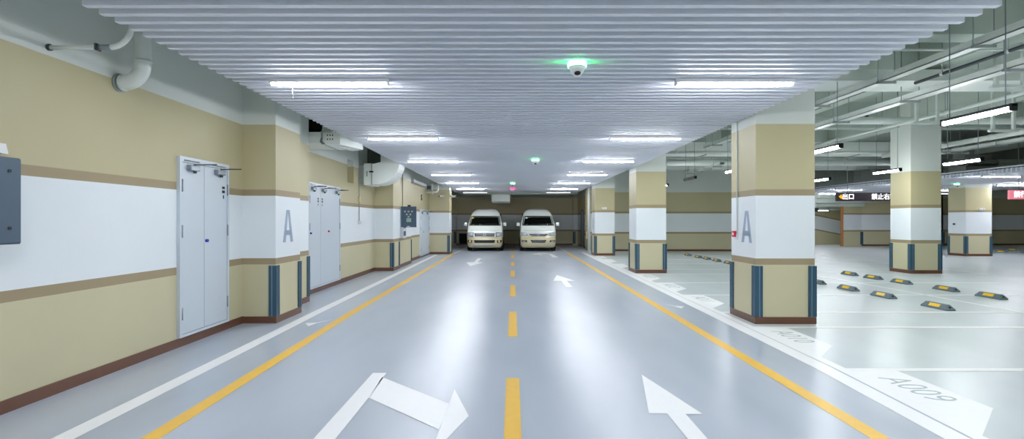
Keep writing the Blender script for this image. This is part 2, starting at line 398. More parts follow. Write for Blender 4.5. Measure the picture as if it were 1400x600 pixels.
# ------------------------------------------------------------------ doors (setting)
def rods(g, x, y, z, ln, dy):
    g.tube([(x+.03, y, z), (x+.10, y+dy*.3, z+.015), (x+.16, y+dy, z+.015)], .007, 'darksteel', 6)
def double_door(n, x, y0, ym, y1, z0, z1, label, closers, stickers, knobs, axis=1):
    d = struct(bpy.data.objects.new('door_%d' % n, None), label); C.objects.link(d); d.location = (x, y0, 0)
    L = y1-y0; m = ym-y0; f = .045
    g = MB(); g.box(0, .045, 0, f, z0, z1, 'door').box(0, .045, L-f, L, z0, z1, 'door').box(0, .045, f, L-f, z1-.07, z1, 'door').box(0, .045, f, L-f, z0, z0+.035, 'door').box(0, .008, f, L-f, z0, z1-.05, 'darksteel')
    g.build('door_frame', d)
    for a, c in ((f+.004, m-.006), (m+.006, L-f-.004)):
        MB().box(.008, .036, a, c, z0+.04, z1-.075, 'door', .002).build('door_leaf', d)
    for yy in (f, L-f):
        for zz in (z0+.22, z0+(z1-z0)*.55, z1-.45):
            MB().cyl((.046, yy, zz), 'z', .010, .16, 'steel', 8).build('hinge', d)
    for yy, dy in closers:
        g = MB(); g.box(.036, .10, yy-y0-.10, yy-y0+.10, z1-.17, z1-.10, 'steel', .008)
        g.cyl((.07, yy-y0+.03, z1-.20), 'z', .022, .03, 'darksteel', 10)
        g.tube([(.07, yy-y0, z1-.09), (.30, yy-y0+dy*.5, z1-.075), (.06, yy-y0+dy, z1-.06)], .008, 'darksteel', 6)
        g.tube([(.05, yy-y0-.16, z1-.045), (.05, yy-y0+.16, z1-.045)], .008, 'steel', 6)
        g.build('door_closer', d)
    for yy in stickers:
        g = MB()
        for k, (a, h) in enumerate(((.0, .035), (-.06, .04), (-.14, .05))):
            g.box(.036, .038, yy-y0-(.035 if k < 2 else .012), yy-y0+(.035 if k < 2 else .012), z1-.36+a, z1-.36+a+h, 'black')
        g.build('door_label', d)
    for yy, zz, k in knobs:
        MB().cyl((.036, yy-y0, zz), 'x', .022, .03, k, 12).build('door_lock', d)
    return d
double_door(1, -4.23, 6.56, 7.09, 7.70, .12, 2.42, 'white double steel door in the near left wall', ((6.80, .25), (7.42, .25)), (7.56,), ((7.13, 1.33, 'blue'),))
double_door(2, -4.42, 11.2, 11.9, 13.25, .11, 2.44, 'white double steel door beyond the pilaster with the letter A', ((11.42, .25), (12.05, .25), (13.0, .2)), (11.75, 12.0), ((11.3, 1.33, 'blue'), (12.4, 1.35, 'red')))
double_door(3, -4.02, 22.5, 23.2, 24.9, .06, 2.1, 'narrow white door on the left beyond the control cabinet', ((22.8, .2), (24.2, .2)), (), ((23.25, 1.1, 'steel'),))
d4 = struct(bpy.data.objects.new('door_4', None), 'grey steel door in the right corner by the vans'); C.objects.link(d4); d4.location = (4.26, 31.0, 0)
MB().box(-.05, 0, 0, .07, 0, 2.25, 'darksteel').box(-.05, 0, 1.23, 1.3, 0, 2.25, 'darksteel').box(-.05, 0, .07, 1.23, 2.18, 2.25, 'darksteel').build('door_frame', d4)
MB().box(-.03, -.0, .07, 1.23, .01, 2.18, 'steel').build('door_leaf', d4)
MB().cyl((-.08, .2, 1.05), 'x', .02, .05, 'steel', 8).build('door_handle', d4)

# ------------------------------------------------------------------ wall fittings, left
cb = thing('electrical_cabinet', 'slate blue electrical cabinet at the left edge, on the near wall', 'cabinet', (-4.23, 3.55, 1.41))
MB().box(0, .19, 0, .73, 0, .7, 'cabinet', .004).build('body', cb)
MB().box(.19, .205, .01, .72, .01, .69, 'cabinet', .004).build('door', cb)
for yy, zz in ((.62, .59), (.62, .13)):
    MB().cyl((.2, yy, zz), 'x', .014, .012, 'black', 10).build('lock', cb)
MB().box(.2, .215, .36, .44, .06, .10, 'steel', .004).build('handle', cb)
MB().box(.2, .208, .35, .47, .60, .625, 'white').build('name_plate', cb)
el = thing('emergency_light', 'white emergency light box above the slate cabinet', 'light', (-4.23, 3.98, 2.12))
MB().box(0, .09, -.12, .19, .0, .09, 'white', .01).prism([(-.15, .02), (-.12, .10), (.22, .10), (.24, .02)], 'x', .02, .15, 'white').build('housing', el)
MB().box(.15, .153, .03, .12, .045, .06, 'darksteel').build('indicator', el)
def arc(c, r, a0, a1, n, plane='xz'):
    out = []
    for i in range(n+1):
        a = a0+(a1-a0)*i/n; u, v = math.cos(a)*r, math.sin(a)*r
        out.append((c[0]+u, c[1], c[2]+v) if plane == 'xz' else ((c[0], c[1]+u, c[2]+v) if plane == 'yz' else (c[0]+u, c[1]+v, c[2])))
    return out
# conduit out of the wall then curving up over the slats
cd = thing('conduit', 'thin grey conduit leaving the wall near the top left and bending upward', 'pipe', (-4.23, 4.75, 3.18))
MB().tube([(0, 0, 0), (.56, 0, 0)], .02, 'pipe', 10).tube([(.56, 0, 0)]+arc((.56, 0, .20), .20, -PI/2, 0, 8)+[(.76, 0, .9)], .024, 'pipe', 10).build('tube', cd)
MB().cyl((0, 0, 0), 'x', .032, .02, 'darksteel', 12).build('wall_flange', cd)
MB().cyl((.45, 0, 0), 'x', .026, .12, 'steel', 12).box(.44, .46, -.03, .03, -.03, .03, 'darksteel').build('coupling', cd)
dp = thing('drain_pipe', 'thick white drain pipe with an elbow turning into the left wall', 'pipe', (-4.23, 5.6, 3.08))
pts = [(.03, 0, .0)]+arc((.06, 0, .2), .2, -PI/2, 0, 8)+[(.26, 0, .45), (.26, 0, SL-3.08)]
MB().tube(pts, .078, 'pipe', 20).build('tube', dp)
MB().cyl((.26, 0, .22), 'z', .084, .02, 'pipe', 20).build('collar', dp); MB().cyl((.035, 0, 0), 'x', .085, .03, 'pipe', 20).build('collar', dp)
MB().cyl((0, 0, 0), 'x', .10, .02, 'galv', 20).build('wall_flange', dp)
# switch conduit beyond door 2
sc = thing('switch_conduit', 'thin vertical conduit ending at a switch box, beside the second double door', 'conduit', (-4.42, 14.95, 0))
MB().cyl((.02, 0, 1.6), 'z', .012, SL-1.6, 'galv', 8).build('tube', sc)
MB().box(0, .05, -.06, .06, 2.15, 2.29, 'brass', .006).build('junction_box', sc)
MB().box(0, .05, -.05, .05, 1.50, 1.60, 'white', .006).box(0, .05, .10, .2, 1.50, 1.60, 'white', .006).build('switch_box', sc)
# ducts
d1 = thing('air_duct', 'rectangular grey duct crossing from the left wall just beyond the letter A pilaster', 'duct', (-4.42, 10.4, 3.15))
MB().box(0, .95, 0, 1.0, 0, .22, 'duct').build('duct_body', d1)
MB().box(.60, .63, -.02, 1.02, -.02, .24, 'galv').build('flange', d1)
MB().prism([(.66, -.01), (.98, -.01), (1.22, .75), (.92, 1.0)], 'z', -.03, .2, 'duct').build('outlet', d1)
g = MB().tube([(.62, -.03, .1), (.60, -.05, .02), (.70, .02, -.03)], .012, 'darksteel', 6).tube([(.70, .02, -.03), (1.0, .5, -.04)], .012, 'white', 6)
for i in range(3):
    for j in range(2): g.box(.72+.05*i, .74+.05*i, -.012, .0, .06+.08*j, .09+.08*j, 'black')
g.build('bracket', d1)
ins = thing('insulation_scraps', 'torn black insulation and grey scraps lying on top of the duct', 'insulation', (-4.42, 10.9, 3.37))
g = MB(); g.prism([(.30, .0), (.62, .0), (.40, .30), (.48, .62), (.30, .85), (.22, .5)], 'y', -.2, .1, 'void')
g.prism([(.70, .0), (1.25, .0), (.95, .12), (1.0, .3), (.84, .2)], 'y', -.15, .3, 'void')
g.box(.02, 1.1, .3, .7, .0, .8, 'void')
g.build('lagging_shade', ins)
MB().prism([(.52, .0), (.78, .05), (.92, .30), (.62, .55)], 'y', -.28, -.22, 'duct').prism([(.9, .0), (1.2, .02), (1.1, .2)], 'y', -.26, -.2, 'duct').build('panel_scrap', ins)
d2 = thing('elbow_duct', 'big curved grey duct elbow rising from the left wall into the slatted ceiling', 'duct', (-4.42, 15.0, 2.63))
g = MB(); g.box(.14, .38, -.02, .82, 0, .62, 'duct', .005).build('flange_box', d2)
pts = [(.38, .02), (.50, .02)]+[(.50+.66*math.sin(a), .68-.66*math.cos(a)) for a in [PI/2*i/10 for i in range(1, 11)]]+[(1.16, 1.0), (.62, 1.0), (.62, .66), (.38, .60)]
g = MB(); g.prism(pts, 'y', 0, .78, 'duct').build('elbow', d2)
MB().box(.30, .42, -.04, -.02, .36, .40, 'black').box(.22, .26, -.05, -.02, .24, .40, 'galv').box(.36, .385, -.035, .0, 0, .62, 'galv').build('damper_lever', d2)
MB().box(-.02, .14, .05, .75, .05, .57, 'galv').build('wall_collar', d2)
g = MB(); g.prism([(-.01, .62), (.62, .62), (.80, .78), (.76, .98), (.9, 1.2), (-.01, 1.3)], 'y', .85, .95, 'lagging_shade')  # sheet added to put the wall's dark shading into colour
sh = tag(g.build('shade_sheet', None), None)
sh.location = (-4.42, 15.0, 2.63); tag(sh, 'added dark sheet standing in for wall shade behind the curved duct elbow', 'insulation')
# control cabinet with its door open
cc = thing('control_cabinet', 'wall control cabinet with its slate door swung open, on the left wall', 'cabinet', (-3.86, 17.9, 1.0))
MB().box(0, .10, 0, .5, 0, 1.03, 'door', .004).build('body', cc)
MB().box(.10, .104, .06, .44, .34, .92, 'darksteel').box(.10, .104, .06, .44, .08, .24, 'darksteel').build('inner_panel', cc)
dr = MB().box(.03, .56, -.035, -.01, .38, 1.09, 'cabinet', .006).build('door', cc)
for i, (x, z) in enumerate(((.17, .92), (.29, .92), (.41, .92), (.23, .82), (.35, .82), (.29, .74))):
    MB().cyl((x, -.05, z), 'y', .028, .016, 'white', 14).cyl((x, -.058, z), 'y', .016, .01, 'black', 10).build('dial', dr)
MB().box(.22, .38, -.042, -.034, .56, .69, 'greenscreen').build('display', dr)
MB().box(.24, .34, -.045, -.034, .40, .42, 'white').build('name_plate', dr)
MB().box(.26, .36, -.03, .0, 1.09, 1.14, 'black').build('hinge_block', cc)
cv = thing('conduit', 'thin conduit running up the wall above the control cabinet', 'pipe', (-3.86, 18.2, 2.03))
MB().cyl((.02, 0, 0), 'z', .014, SL-2.03, 'galv', 8).build('tube', cv)
ct = thing('cable_tray', 'short white cable tray high on the left wall before the cameras', 'cable tray', (-4.02, 20.4, 3.1))
MB().box(0, .16, 0, 3.0, 0, .02, 'white').box(.14, .16, 0, 3.0, 0, .13, 'white').box(0, .02, 0, 3, 0, .13, 'white').build('trough', ct)
pe = thing('elbow_pipe', 'white pipe turning up into the ceiling near the wall cameras', 'pipe', (-4.02, 24.2, 2.93))
MB().tube([(0, 0, 0), (.42, 0, 0)]+arc((.42, 0, .13), .13, -PI/2, 0, 6)+[(.55, 0, SL-2.93)], .05, 'pipe', 14).build('tube', pe)
MB().box(.0, .28, -.1, .12, .08, .34, 'galv').box(.05, .24, -.11, -.1, .12, .30, 'darksteel').box(.30, .33, -.1, -.06, -.1, .45, 'white').build('bracket', pe)
sb = thing('call_box', 'small dark wall box above the narrow door on the left', 'box', (-4.02, 22.9, 2.62)); MB().box(0, .04, -.06, .06, -.12, .12, 'darksteel', .005).build('housing', sb)
MB().box(.04, .05, -.03, .03, .0, .06, 'white').build('cover', sb)
# cctv
def cctv(loc, rz, label):
    c = thing('security_camera', label, 'camera', loc, rz, 'wall cameras on the last pilaster')
    MB().cyl((0, 0, .0), 'y', .045, -.02, 'white', 14).tube([(0, -.02, 0), (0, -.10, .0), (0, -.12, .05)], .014, 'white', 8).build('bracket', c)
    MB().tube([(0, -.02, .09), (0, -.33, .05)], .048, 'white', 14).build('body', c)
    MB().tube([(0, -.33, .05), (0, -.345, .048)], .036, 'black', 12).build('lens', c)
    return c
cctv((-3.28, 25.05, 2.72), -.7, 'white bullet camera on the front face of the last left pilaster')
cctv((-3.05, 25.3, 2.72), PI/2-.4, 'white bullet camera pointing into the lane round the corner of the last left pilaster')

# ------------------------------------------------------------------ fittings, right
ab = thing('alarm_button', 'red alarm call point on the side of the nearest right pillar', 'alarm', (3.775, 8.84, 1.38))
MB().box(-.045, 0, -.06, .05, -.05, .05, 'red', .006).build('housing', ab)
MB().box(-.05, -.045, -.035, .02, -.02, .02, 'white').build('button', ab)
MB().cyl((-.012, -.085, .0), 'z', .010, SL-1.38, 'pipe', 8).box(-.02, 0, -.11, -.07, -.09, .0, 'white').build('conduit', ab)
def wall_lamp(loc, label):
    e = thing('emergency_light', label, 'light', loc)
    MB().box(-.12, .12, -.05, 0, 0, .10, 'white', .012).build('housing', e)
    for s in (-1, 1): MB().lathe((s*.07, -.05, .05), [(.035, 0), (.04, -.03), (.03, -.045)], 'white', 14, 'y').build('lamp_head', e)
wall_lamp((4.2, 24.0, 2.12), 'white twin-head emergency light on the far right pillar near the vans')
wall_lamp((21.2, 23.6, 2.06), 'white twin-head emergency light on the pillar under the second slatted ceiling')
sp = thing('sensor', 'tiny dark sensor on the white band of the pillar under the second slatted ceiling', 'sensor', (20.5, 24.2, 1.45)); MB().box(-.05, 0, -.05, .05, -.04, .04, 'darksteel', .01).build('housing', sp)
ph = thing('wall_telephone', 'cream box with a black dial low on the wall right of the vans', 'telephone', (4.10, 28.3, .62))
MB().box(-.16, 0, -.17, .17, 0, .42, 'brass', .02).build('housing', ph); MB().cyl((-.18, 0, .25), 'x', .08, .02, 'black', 16).build('dial', ph); MB().box(-.02, 0, -.1, .1, -.12, 0, 'brass').build('bracket', ph)
nb = thing('notice_board', 'narrow blue-edged notice board on the wall right of the vans', 'board', (4.26, 29.6, 1.0))
MB().box(-.03, 0, 0, .9, 0, .95, 'cabinet').build('frame', nb); MB().box(-.035, -.03, .06, .84, .06, .89, 'white').build('panel', nb)
for i, (y, l) in enumerate(((28.12, 'nearer of two pipes running up the narrow wall right of the vans'), (28.7, 'farther of two pipes running up the narrow wall right of the vans'))):
    t = thing('riser_pipe', l, 'pipe', (4.04, y, 0)); MB().cyl((0, 0, .11 if i else 1.0), 'z', .04, SL-(.11 if i else 1.0), 'brass', 12).build('tube', t)
    for z in (1.3, 2.5): MB().box(-.05, .06, -.05, .05, z, z+.03, 'galv').build('clamp', t)
rp = thing('riser_pipe', 'grey pipe rising beside the far right pillar', 'pipe', (3.95, 27.0, 0))
MB().cyl((0, 0, 0), 'z', .07, SL, 'pipe', 14).build('tube', rp)
# box hanging at the end of the slats, vent behind the left van
hb = thing('exhaust_box', 'grey box hanging from the ceiling above and between the vans', 'vent', (-.7, 30.78, 2.66))
MB().box(-.54, .54, -.3, .5, .08, SL-2.66, 'duct').build('casing', hb); MB().box(-.50, .54, -.27, .47, 0, .08, 'galv').build('grille', hb)
vt = thing('wall_vent', 'black vent opening low in the wall behind the left van', 'vent', (-3.15, 34.4, .08))
MB().box(-.36, .36, -.02, 0, 0, .66, 'void').build('opening', vt)
g = MB().box(-.4, -.36, -.04, 0, -.03, .7, 'darksteel').box(.36, .4, -.04, 0, -.03, .7, 'darksteel').box(-.36, .36, -.04, 0, .66, .7, 'darksteel').box(-.36, .36, -.04, 0, -.03, 0, 'darksteel'); g.build('frame', vt)
# brown control on ramp side
bx = thing('junction_box', 'black box on the ramp opening, left edge', 'box', (18.6, 32.1, 2.28)); MB().box(-.16, .16, -.12, 0, -.12, .12, 'black', .01).build('housing', bx); MB().box(-.03, .03, -.08, -.02, .12, .72, 'concrete').build('hanger', bx)

# ------------------------------------------------------------------ lamps
def tube_lamp(name, label, loc, ln, axis, k, group):
    """batten lamp: housing with end caps and diffuser"""
    t = thing(name, label, 'light', loc, 0 if axis == 'x' else PI/2, group)
    h = ln/2
    MB().box(-h, h, -.032, .032, .03, .07, 'white', .004).box(-h, h, -.052, .052, .0215, .03, 'white').build('housing', t)  # wide lip added to keep the tube's upward light off the slats
    dm = MB(); pts = [(-.033, .022), (-.031, .008), (-.024, 0), (.024, 0), (.031, .008), (.033, .022)]
    dm.prism(pts, 'x', -h+.02, h-.02, k).build('diffuser', t)
    for s in (-1, 1): MB().box(min(s*h, s*(h-.02)), max(s*h, s*(h-.02)), -.034, .034, 0, .07, 'white').build('end_cap', t)
    return t
ordn = ['', 'first', 'second', 'third', 'fourth', 'fifth', 'sixth', 'seventh', 'eighth']
ys = [2.04, 6.04, 10.1, 14.0, 18.0, 22.0, 26.05]
proto = tube_lamp('tube_lamp', 'tube lamp behind and above the camera position, left row', (-2.12, -2.0, 3.17), 1.37, 'x', 'tube', 'tube lamps on the lane ceiling')
protod = None
for x, side in ((-2.12, 'left'), (2.57, 'right')):
    dup(proto, (x, -6, 3.17), 'tube lamp over the lane, rearmost of the %s row behind the camera' % side)
    if side == 'right': dup(proto, (x, -2, 3.17), 'tube lamp behind and above the camera position, right row')
    for i, y in enumerate(ys):
        lab = ('lane tube lamp just out of view overhead, %s row' % side) if i == 0 else \
              'lit tube lamp on the lane ceiling, %s row, %s one from the camera' % (side, ['', 'nearest', 'second', 'third', 'fourth', 'fifth', 'sixth'][i])
        dup(proto, (x, y, 3.17), lab)
tube_lamp('tube_lamp', 'farthest lit tube lamp on the lane ceiling, left row by the vans', (-2.12, 29.4, 3.17), 1.37, 'x', 'tubedim', 'tube lamps on the lane ceiling')
tube_lamp('tube_lamp', 'farthest lit tube lamp on the lane ceiling, right row by the vans', (2.57, 29.4, 3.17), 1.37, 'x', 'tubedim', 'tube lamps on the lane ceiling')
pc = thing('pull_cord', 'short white cord hanging under the nearest left tube lamp', 'cord', (-2.55, 6.04, 3.0)); MB().cyl((0, 0, 0), 'z', .004, .17, 'galv', 6).build('cord', pc)

def hung_lamp(label, x, y, k='tube', ln=1.1, z=3.0):
    t = thing('hanging_lamp', label, 'light', (x, y, z), PI/2, 'lamps hung on wires over the bays')
    h = ln/2
    MB().box(-h, h, -.04, .04, .05, .09, 'darksteel', .004).build('housing', t)
    MB().prism([(-.036, .05), (-.034, .014), (-.02, 0), (.02, 0), (.034, .014), (.036, .05)], 'x', -h+.03, h-.03, k).build('diffuser', t)
    for s in (-1, 1):
        MB().box(min(s*h, s*(h-.03)), max(s*h, s*(h-.03)), -.042, .042, -.004, .09, 'black').build('end_cap', t)
        MB().cyl((s*(h-.12), 0, .09), 'z', .007, SL-z-.09, 'steel', 6).build('wire', t)
    return t
for x, y, k, lab in ((6.35, 7.15, 'tube', 'nearest lamp hung on wires over the right bays'),
        (6.35, 3.0, 'tube', 'hung lamp over the bays just outside the view'), (6.35, -1.5, 'tube', 'hung lamp over the bays behind the camera'),
        (11.0, 8.0, 'tube', 'second-row hung lamp just outside the view'), (11.0, 3.0, 'tube', 'second-row hung lamp beside the camera, out of view'),
        (6.3, 10.55, 'tube', 'hung lamp just right of the nearest pillar, upper one'),
        (6.3, 14.85, 'tube', 'hung lamp seen left of the nearest pillar, between the pillars'),
        (6.05, 17.8, 'tubeoff', 'dark unlit hung lamp between the first and second right pillars'),
        (6.2, 21.4, 'tube', 'hung lamp far back, its tip just right of the second pillar'),
        (10.95, 12.7, 'tube', 'hung lamp right of the free-standing pillar among the bays'),
        (10.9, 15.2, 'tube', 'hung lamp crossing in front of the free-standing pillar'),
        (10.8, 18.3, 'tube', 'hung lamp just right of the nearest pillar, lower one'),
        (11.0, 22.5, 'tube', 'hung lamp hidden far behind the nearest pillar')):
    hung_lamp(lab, x, y, 'tubehung' if k == 'tube' else k)
for x, y, k, lab, rz in ((17.6, 14.8, 'tube', 'second aisle tube lamp just outside the right edge', 0), (17.6, 18.8, 'tube', 'second aisle tube lamp nearest, above the rear pillar', 0), (17.6, 22.9, 'tube', 'second aisle tube lamp behind the free-standing pillar', 0),
        (17.4, 27.0, 'tube', 'second aisle tube lamp directly above the exit sign', 0), (22.4, 19.4, 'tube', 'second aisle tube lamp beyond the right edge of the view', 0), (22.4, 23.4, 'tube', 'second aisle tube lamp cut by the right edge of the photo', 0),
        (22.3, 27.2, 'tube', 'second aisle tube lamp between the two rear pillars, upper one', 0), (22.0, 26.3-4.2, 'tube', 'second aisle tube lamp touching the top right of the rear pillar', .35), (24.9, 30.6, 'tubedim', 'second aisle tube lamp between the two rear pillars, lower one', 0),
        (18.6, 30.6, 'tube', 'second aisle tube lamp left of the exit sign', 0)):
    t = tube_lamp('tube_lamp', lab, (x, y, 3.17), 1.36, 'x', k, 'tube lamps on the second slatted ceiling'); t.rotation_euler.z = rz
rl = tube_lamp('ramp_lamp', 'small lamp under the soffit of the exit ramp', (20.9, 35.5, 2.28), 1.1, 'x', 'tube', None); 

# parking detectors with coloured light rings
def detector(loc, label, ring='green', glow='greenring'):
    d = thing('parking_detector', label, 'parking detector', loc, 0, 'round parking detectors on the slats')
    MB().lathe((0, 0, 0), [(.05, .04), (.088, .035), (.092, .0), (.088, -.022)], 'white', 28).build('base', d)
    MB().lathe((0, 0, 0), [(.094, .034), (.099, .02), (.099, -.012), (.094, -.02)], glow, 28).build('light_ring', d)
    MB().lathe((0, 0, 0), [(.084, -.022), (.075, -.05), (.055, -.085), (.03, -.108), (.01, -.116)], 'white', 28).build('dome', d)
    MB().lathe((0, -.035, -.085), [(.02, .02), (.034, .0), (.03, -.018), (.01, -.026)], 'black', 16).build('lens', d)
    MB().lathe((0, 0, 0), [(.06, .058), (.07, .055), (.07, .045), (.06, .042)], ring, 20).build('led', d)
    return d
detector((.66, 5.35, 3.195), 'white dome detector glowing green, nearest on the lane ceiling')
detector((.60, 13.8, 3.195), 'green-lit dome detector midway down the lane ceiling')
detector((0, 22.4, 3.195), 'green-lit dome detector far down the lane ceiling above the red one')
detector((0, 26.0, 3.185), 'red-lit dome detector farthest down the lane ceiling', 'redled', 'redled')
detector((19.5, 22.9, 3.195), 'green-lit dome detector on the second slatted ceiling')
# real green light thrown up on the slats by the nearest ones
for p, e, c in (((.66, 5.35, 3.215), 2.2, (.03, 1, .25)), ((.60, 13.8, 3.215), 1.2, (.03, 1, .25))):
    pass

# ------------------------------------------------------------------ overhead services on the right
def hang(g, x, y, z0, r=.008): g.cyl((x, y, z0), 'z', r, SL-z0, 'galv', 6)
def duct_x(label, x0, x1, y0, y1, z0, z1, seam=2.4):
    t = thing('air_duct', label, 'duct', (x0, y0, z0))
    MB().box(0, x1-x0, 0, y1-y0, 0, z1-z0, 'duct').build('duct_body', t)
    x = seam
    while x < x1-x0:
        MB().box(x-.015, x+.015, -.012, y1-y0+.012, -.012, z1-z0+.012, 'duct').build('flange', t); x += seam
    x = .6
    while x < x1-x0:
        g = MB()
        for y in (-.04, y1-y0+.04):
            g.cyl((x, y, -.03), 'z', .008, SL-z0+.03, 'galv', 6)
        g.box(x-.02, x+.02, -.06, y1-y0+.06, -.05, -.02, 'galv'); x += seam
        g.build('hanger', t)
    return t
duct_x('wide flat duct crossing over the bays behind the nearest hung lamp', 4.75, 19.0, 10.05, 10.9, 4.30, 4.52, 6.1)
duct_x('deep duct crossing far over the bays, behind the pillars', 4.8, 16.5, 19.9, 20.7, 4.15, 4.60, 1.95)
duct_x('low deep duct crossing over the bays near the wall', 5.0, 20.3, 25.2, 25.8, 4.1, 4.6, 2.9)
def pipe_run(label, p0, p1, r, nh=5, name='ceiling_pipe', collars=True, k='pipe'):
    t = thing(name, label, 'pipe', p0); d = Vector(p1)-Vector(p0)
    MB().tube([(0, 0, 0), tuple(d)], r, k, 16).build('tube', t)
    for i in range(nh):
        g = MB(); q = d*((i+.5)/nh); g.cyl((q.x, q.y, r*.9), 'z', .008, SL-p0[2]-r*.9, 'galv', 6)
        u = d.normalized()
        g.tube([tuple(q-u*.03), tuple(q+u*.03)], r*1.12, 'pipe', 14)
        g.build('hanger', t)
    return t
pipe_run('thick white pipe crossing over the bays in front of the free-standing pillar', (4.8, 14.0, 4.29), (20, 14.0, 4.29), .10, 6)
pipe_run('fat pale pipe crossing over the bays behind the pillars', (4.8, 22, 4.05), (20.4, 22, 4.05), .13, 6)
pipe_run('slim pipe crossing over the bays beyond the free-standing pillar', (4.8, 18.3, 4.0), (16.0, 18.3, 4.0), .05, 6)
pipe_run('dark slim pipe running lengthwise high over the bays', (7.72, 5.0, 4.24), (7.72, 10.0, 4.24), .03, 4, k='darksteel')
pipe_run('white sprinkler pipe running lengthwise right of the free-standing pillar', (14.2, 11.0, 4.08), (14.2, 20, 4.08), .08, 5)
pipe_run('thin pipe running lengthwise along the first pillar row', (5.2, 5.0, 4.1), (5.2, 27.0, 4.1), .035, 9)
pipe_run('thin pipe running lengthwise at the right edge of the view', (10.2, 5.0, 4.15), (10.2, 19.6, 4.15), .04, 7)
pipe_run('slim pipe crossing beside the nearest hung lamp', (4.8, 9.0, 4.55), (12.6, 9.0, 4.55), .02, 4)
def tray(label, x, y0, y1, z, wd=.24, n=6):
    t = thing('cable_tray', label, 'cable tray', (x, y0, z)); L = y1-y0
    MB().box(-wd/2, wd/2, 0, L, 0, .012, 'pipe').box(-wd/2, -wd/2+.012, 0, L, 0, .10, 'pipe').box(wd/2-.012, wd/2, 0, L, 0, .10, 'pipe').box(-wd/2, wd/2, 0, L, .1, .11, 'pipe').build('trough', t)
    for i in range(n):
        g = MB(); y = L*(i+.5)/n
        g.box(-wd/2-.08, wd/2+.08, y-.02, y+.02, -.045, 0, 'galv')
        for s in (-1, 1): g.cyl((s*(wd/2+.06), y, -.045), 'z', .009, SL-z+.045, 'galv', 6)
        g.build('trapeze_hanger', t)
    return t
tray('white cable tray running lengthwise below the flat duct', 8.0, 5.0, 18.2, 4.02)
tray('second white cable tray nearer the lane, above the hung lamps', 6.75, 6.5, 18.2, 4.12, .18)
tray('far white cable tray running lengthwise to the wall across the bays', 8.4, 20.9, 25.1, 3.85, .2, 4)
tray('white cable tray over the gap right of the free-standing pillar', 15.4, 8.8, 19.0, 4.0, .2)
# white painted posts of pipe supports
for i, (x, y, z0, z1, l) in enumerate(((8.9, 9.6, 4.05, SL, 'painted steel support frame left above the nearest hung lamp'), (9.6, 12.4, 3.9, SL, 'painted steel support frame above the cable tray end'), (11.6, 12.6, 3.75, SL, 'painted steel support frame close by the top of the free-standing pillar'), (13.6, 13.0, 3.8, SL, 'painted steel support frame right of the free-standing pillar'))):
    t = thing('support_frame', l, 'pipe support', (x, y, z0))
    g = MB()
    for s in (0, .5): g.box(s-.03, s+.03, -.03, .03, 0, z1-z0, 'pipe')
    g.build('post', t)
    MB().box(-.1, .6, -.035, .035, .0, .05, 'pipe').build('crossbar', t)
# small sprinkler valve fittings
for x, y, z, l in ((6.9, 13.6, 4.29, 'small dark valve on the thick pipe, left'), (9.5, 14.0, 4.40, 'small dark valve on top of the thick pipe')):
    t = thing('pipe_valve', l, 'valve', (x, y, z)); MB().lathe((0, 0, 0), [(.02, -.06), (.045, -.04), (.045, .04), (.02, .06)], 'darksteel', 12).build('body', t); MB().tube([(-.08, 0, .07), (.08, 0, .07)], .01, 'red', 6).build('lever', t)

# ------------------------------------------------------------------ exit signs
sg = thing('hanging_sign', 'long dark exit sign with a yellow arrow and white characters', 'sign', (13.65, 22.0, 2.43))
MB().box(0, 3.4, 0, .08, 0, .36, 'signbg', .006).build('panel', sg)
for x in (.5, 2.9): MB().cyl((x, .04, .36), 'z', .01, SL-2.79, 'steel', 6).build('hanger', sg)
text('lettering', '出口', .26, 'signw', (.50, -.004, .175), (PI/2, 0, 0), sg, weight=.004)
text('lettering', '禁止右转', .26, 'signw', (2.0, -.004, .175), (PI/2, 0, 0), sg, weight=.004)
bpy.context.view_layer.update()
g = MB(); g.prism([(.10, .19), (.22, .29), (.22, .23), (.27, .22), (.29, .18), (.29, .09), (.25, .09), (.25, .15), (.22, .165), (.22, .09)], 'y', -.006, 0, 'signy'); g.build('arrow', sg)
s2 = thing('hanging_sign', 'rose-coloured lit sign cut off by the right edge', 'sign', (19.05, 20.0, 2.43))
MB().box(0, 2.4, 0, .08, 0, .35, 'signred', .006).build('panel', s2)
for x in (.4, 2.0): MB().cyl((x, .04, .35), 'z', .01, SL-2.78, 'steel', 6).build('hanger', s2)
text('lettering', '禁行', .26, 'signw', (.42, -.004, .17), (PI/2, 0, 0), s2, weight=.004)

# ------------------------------------------------------------------ floor markings
def paint(name, polys, k, label, z=.002, cat='floor marking', group=None, th=.0012):
    g = MB()
    for p in polys: g.prism(p, 'z', z-th, z, k)
    return tag(g.build(name), label, cat, group)
def ribbon(cx, w, ys):
    """long strip whose centre follows cx(y)"""
    L = [(cx(y)-w/2, y) for y in ys]; R = [(cx(y)+w/2, y) for y in ys]
    return [[L[i], R[i], R[i+1], L[i+1]] for i in range(len(ys)-1)]
def lerp(tab):
    def f(y):
        for (a, va), (b_, vb) in zip(tab, tab[1:]):
            if y <= b_: return va+(vb-va)*(max(y, a)-a)/(b_-a)
        return tab[-1][1]
    return f
yl = lerp([(-8, -2.6), (3.8, -2.66), (9, -2.80), (24, -2.86)])
paint('lane_line', ribbon(yl, .14, [-8, 3.8, 9, 25.0]), 'painty', 'yellow lane edge line along the left side', .003)
paint('lane_line', ribbon(lerp([(-8, 2.68), (25, 2.74)]), .14, [-8, 10, 26.4]), 'painty', 'yellow lane edge line along the right side', .003)
paint('lane_line', ribbon(lerp([(-8, -3.2), (3.8, -3.30), (9, -3.42), (24.5, -3.6)]), .17, [-8, 3.8, 9, 24.6]), 'paintw', 'white line beside the left wall', .003)
dd = lerp([(3.83, -.12), (5.7, 0), (9, .05), (27, .16)])
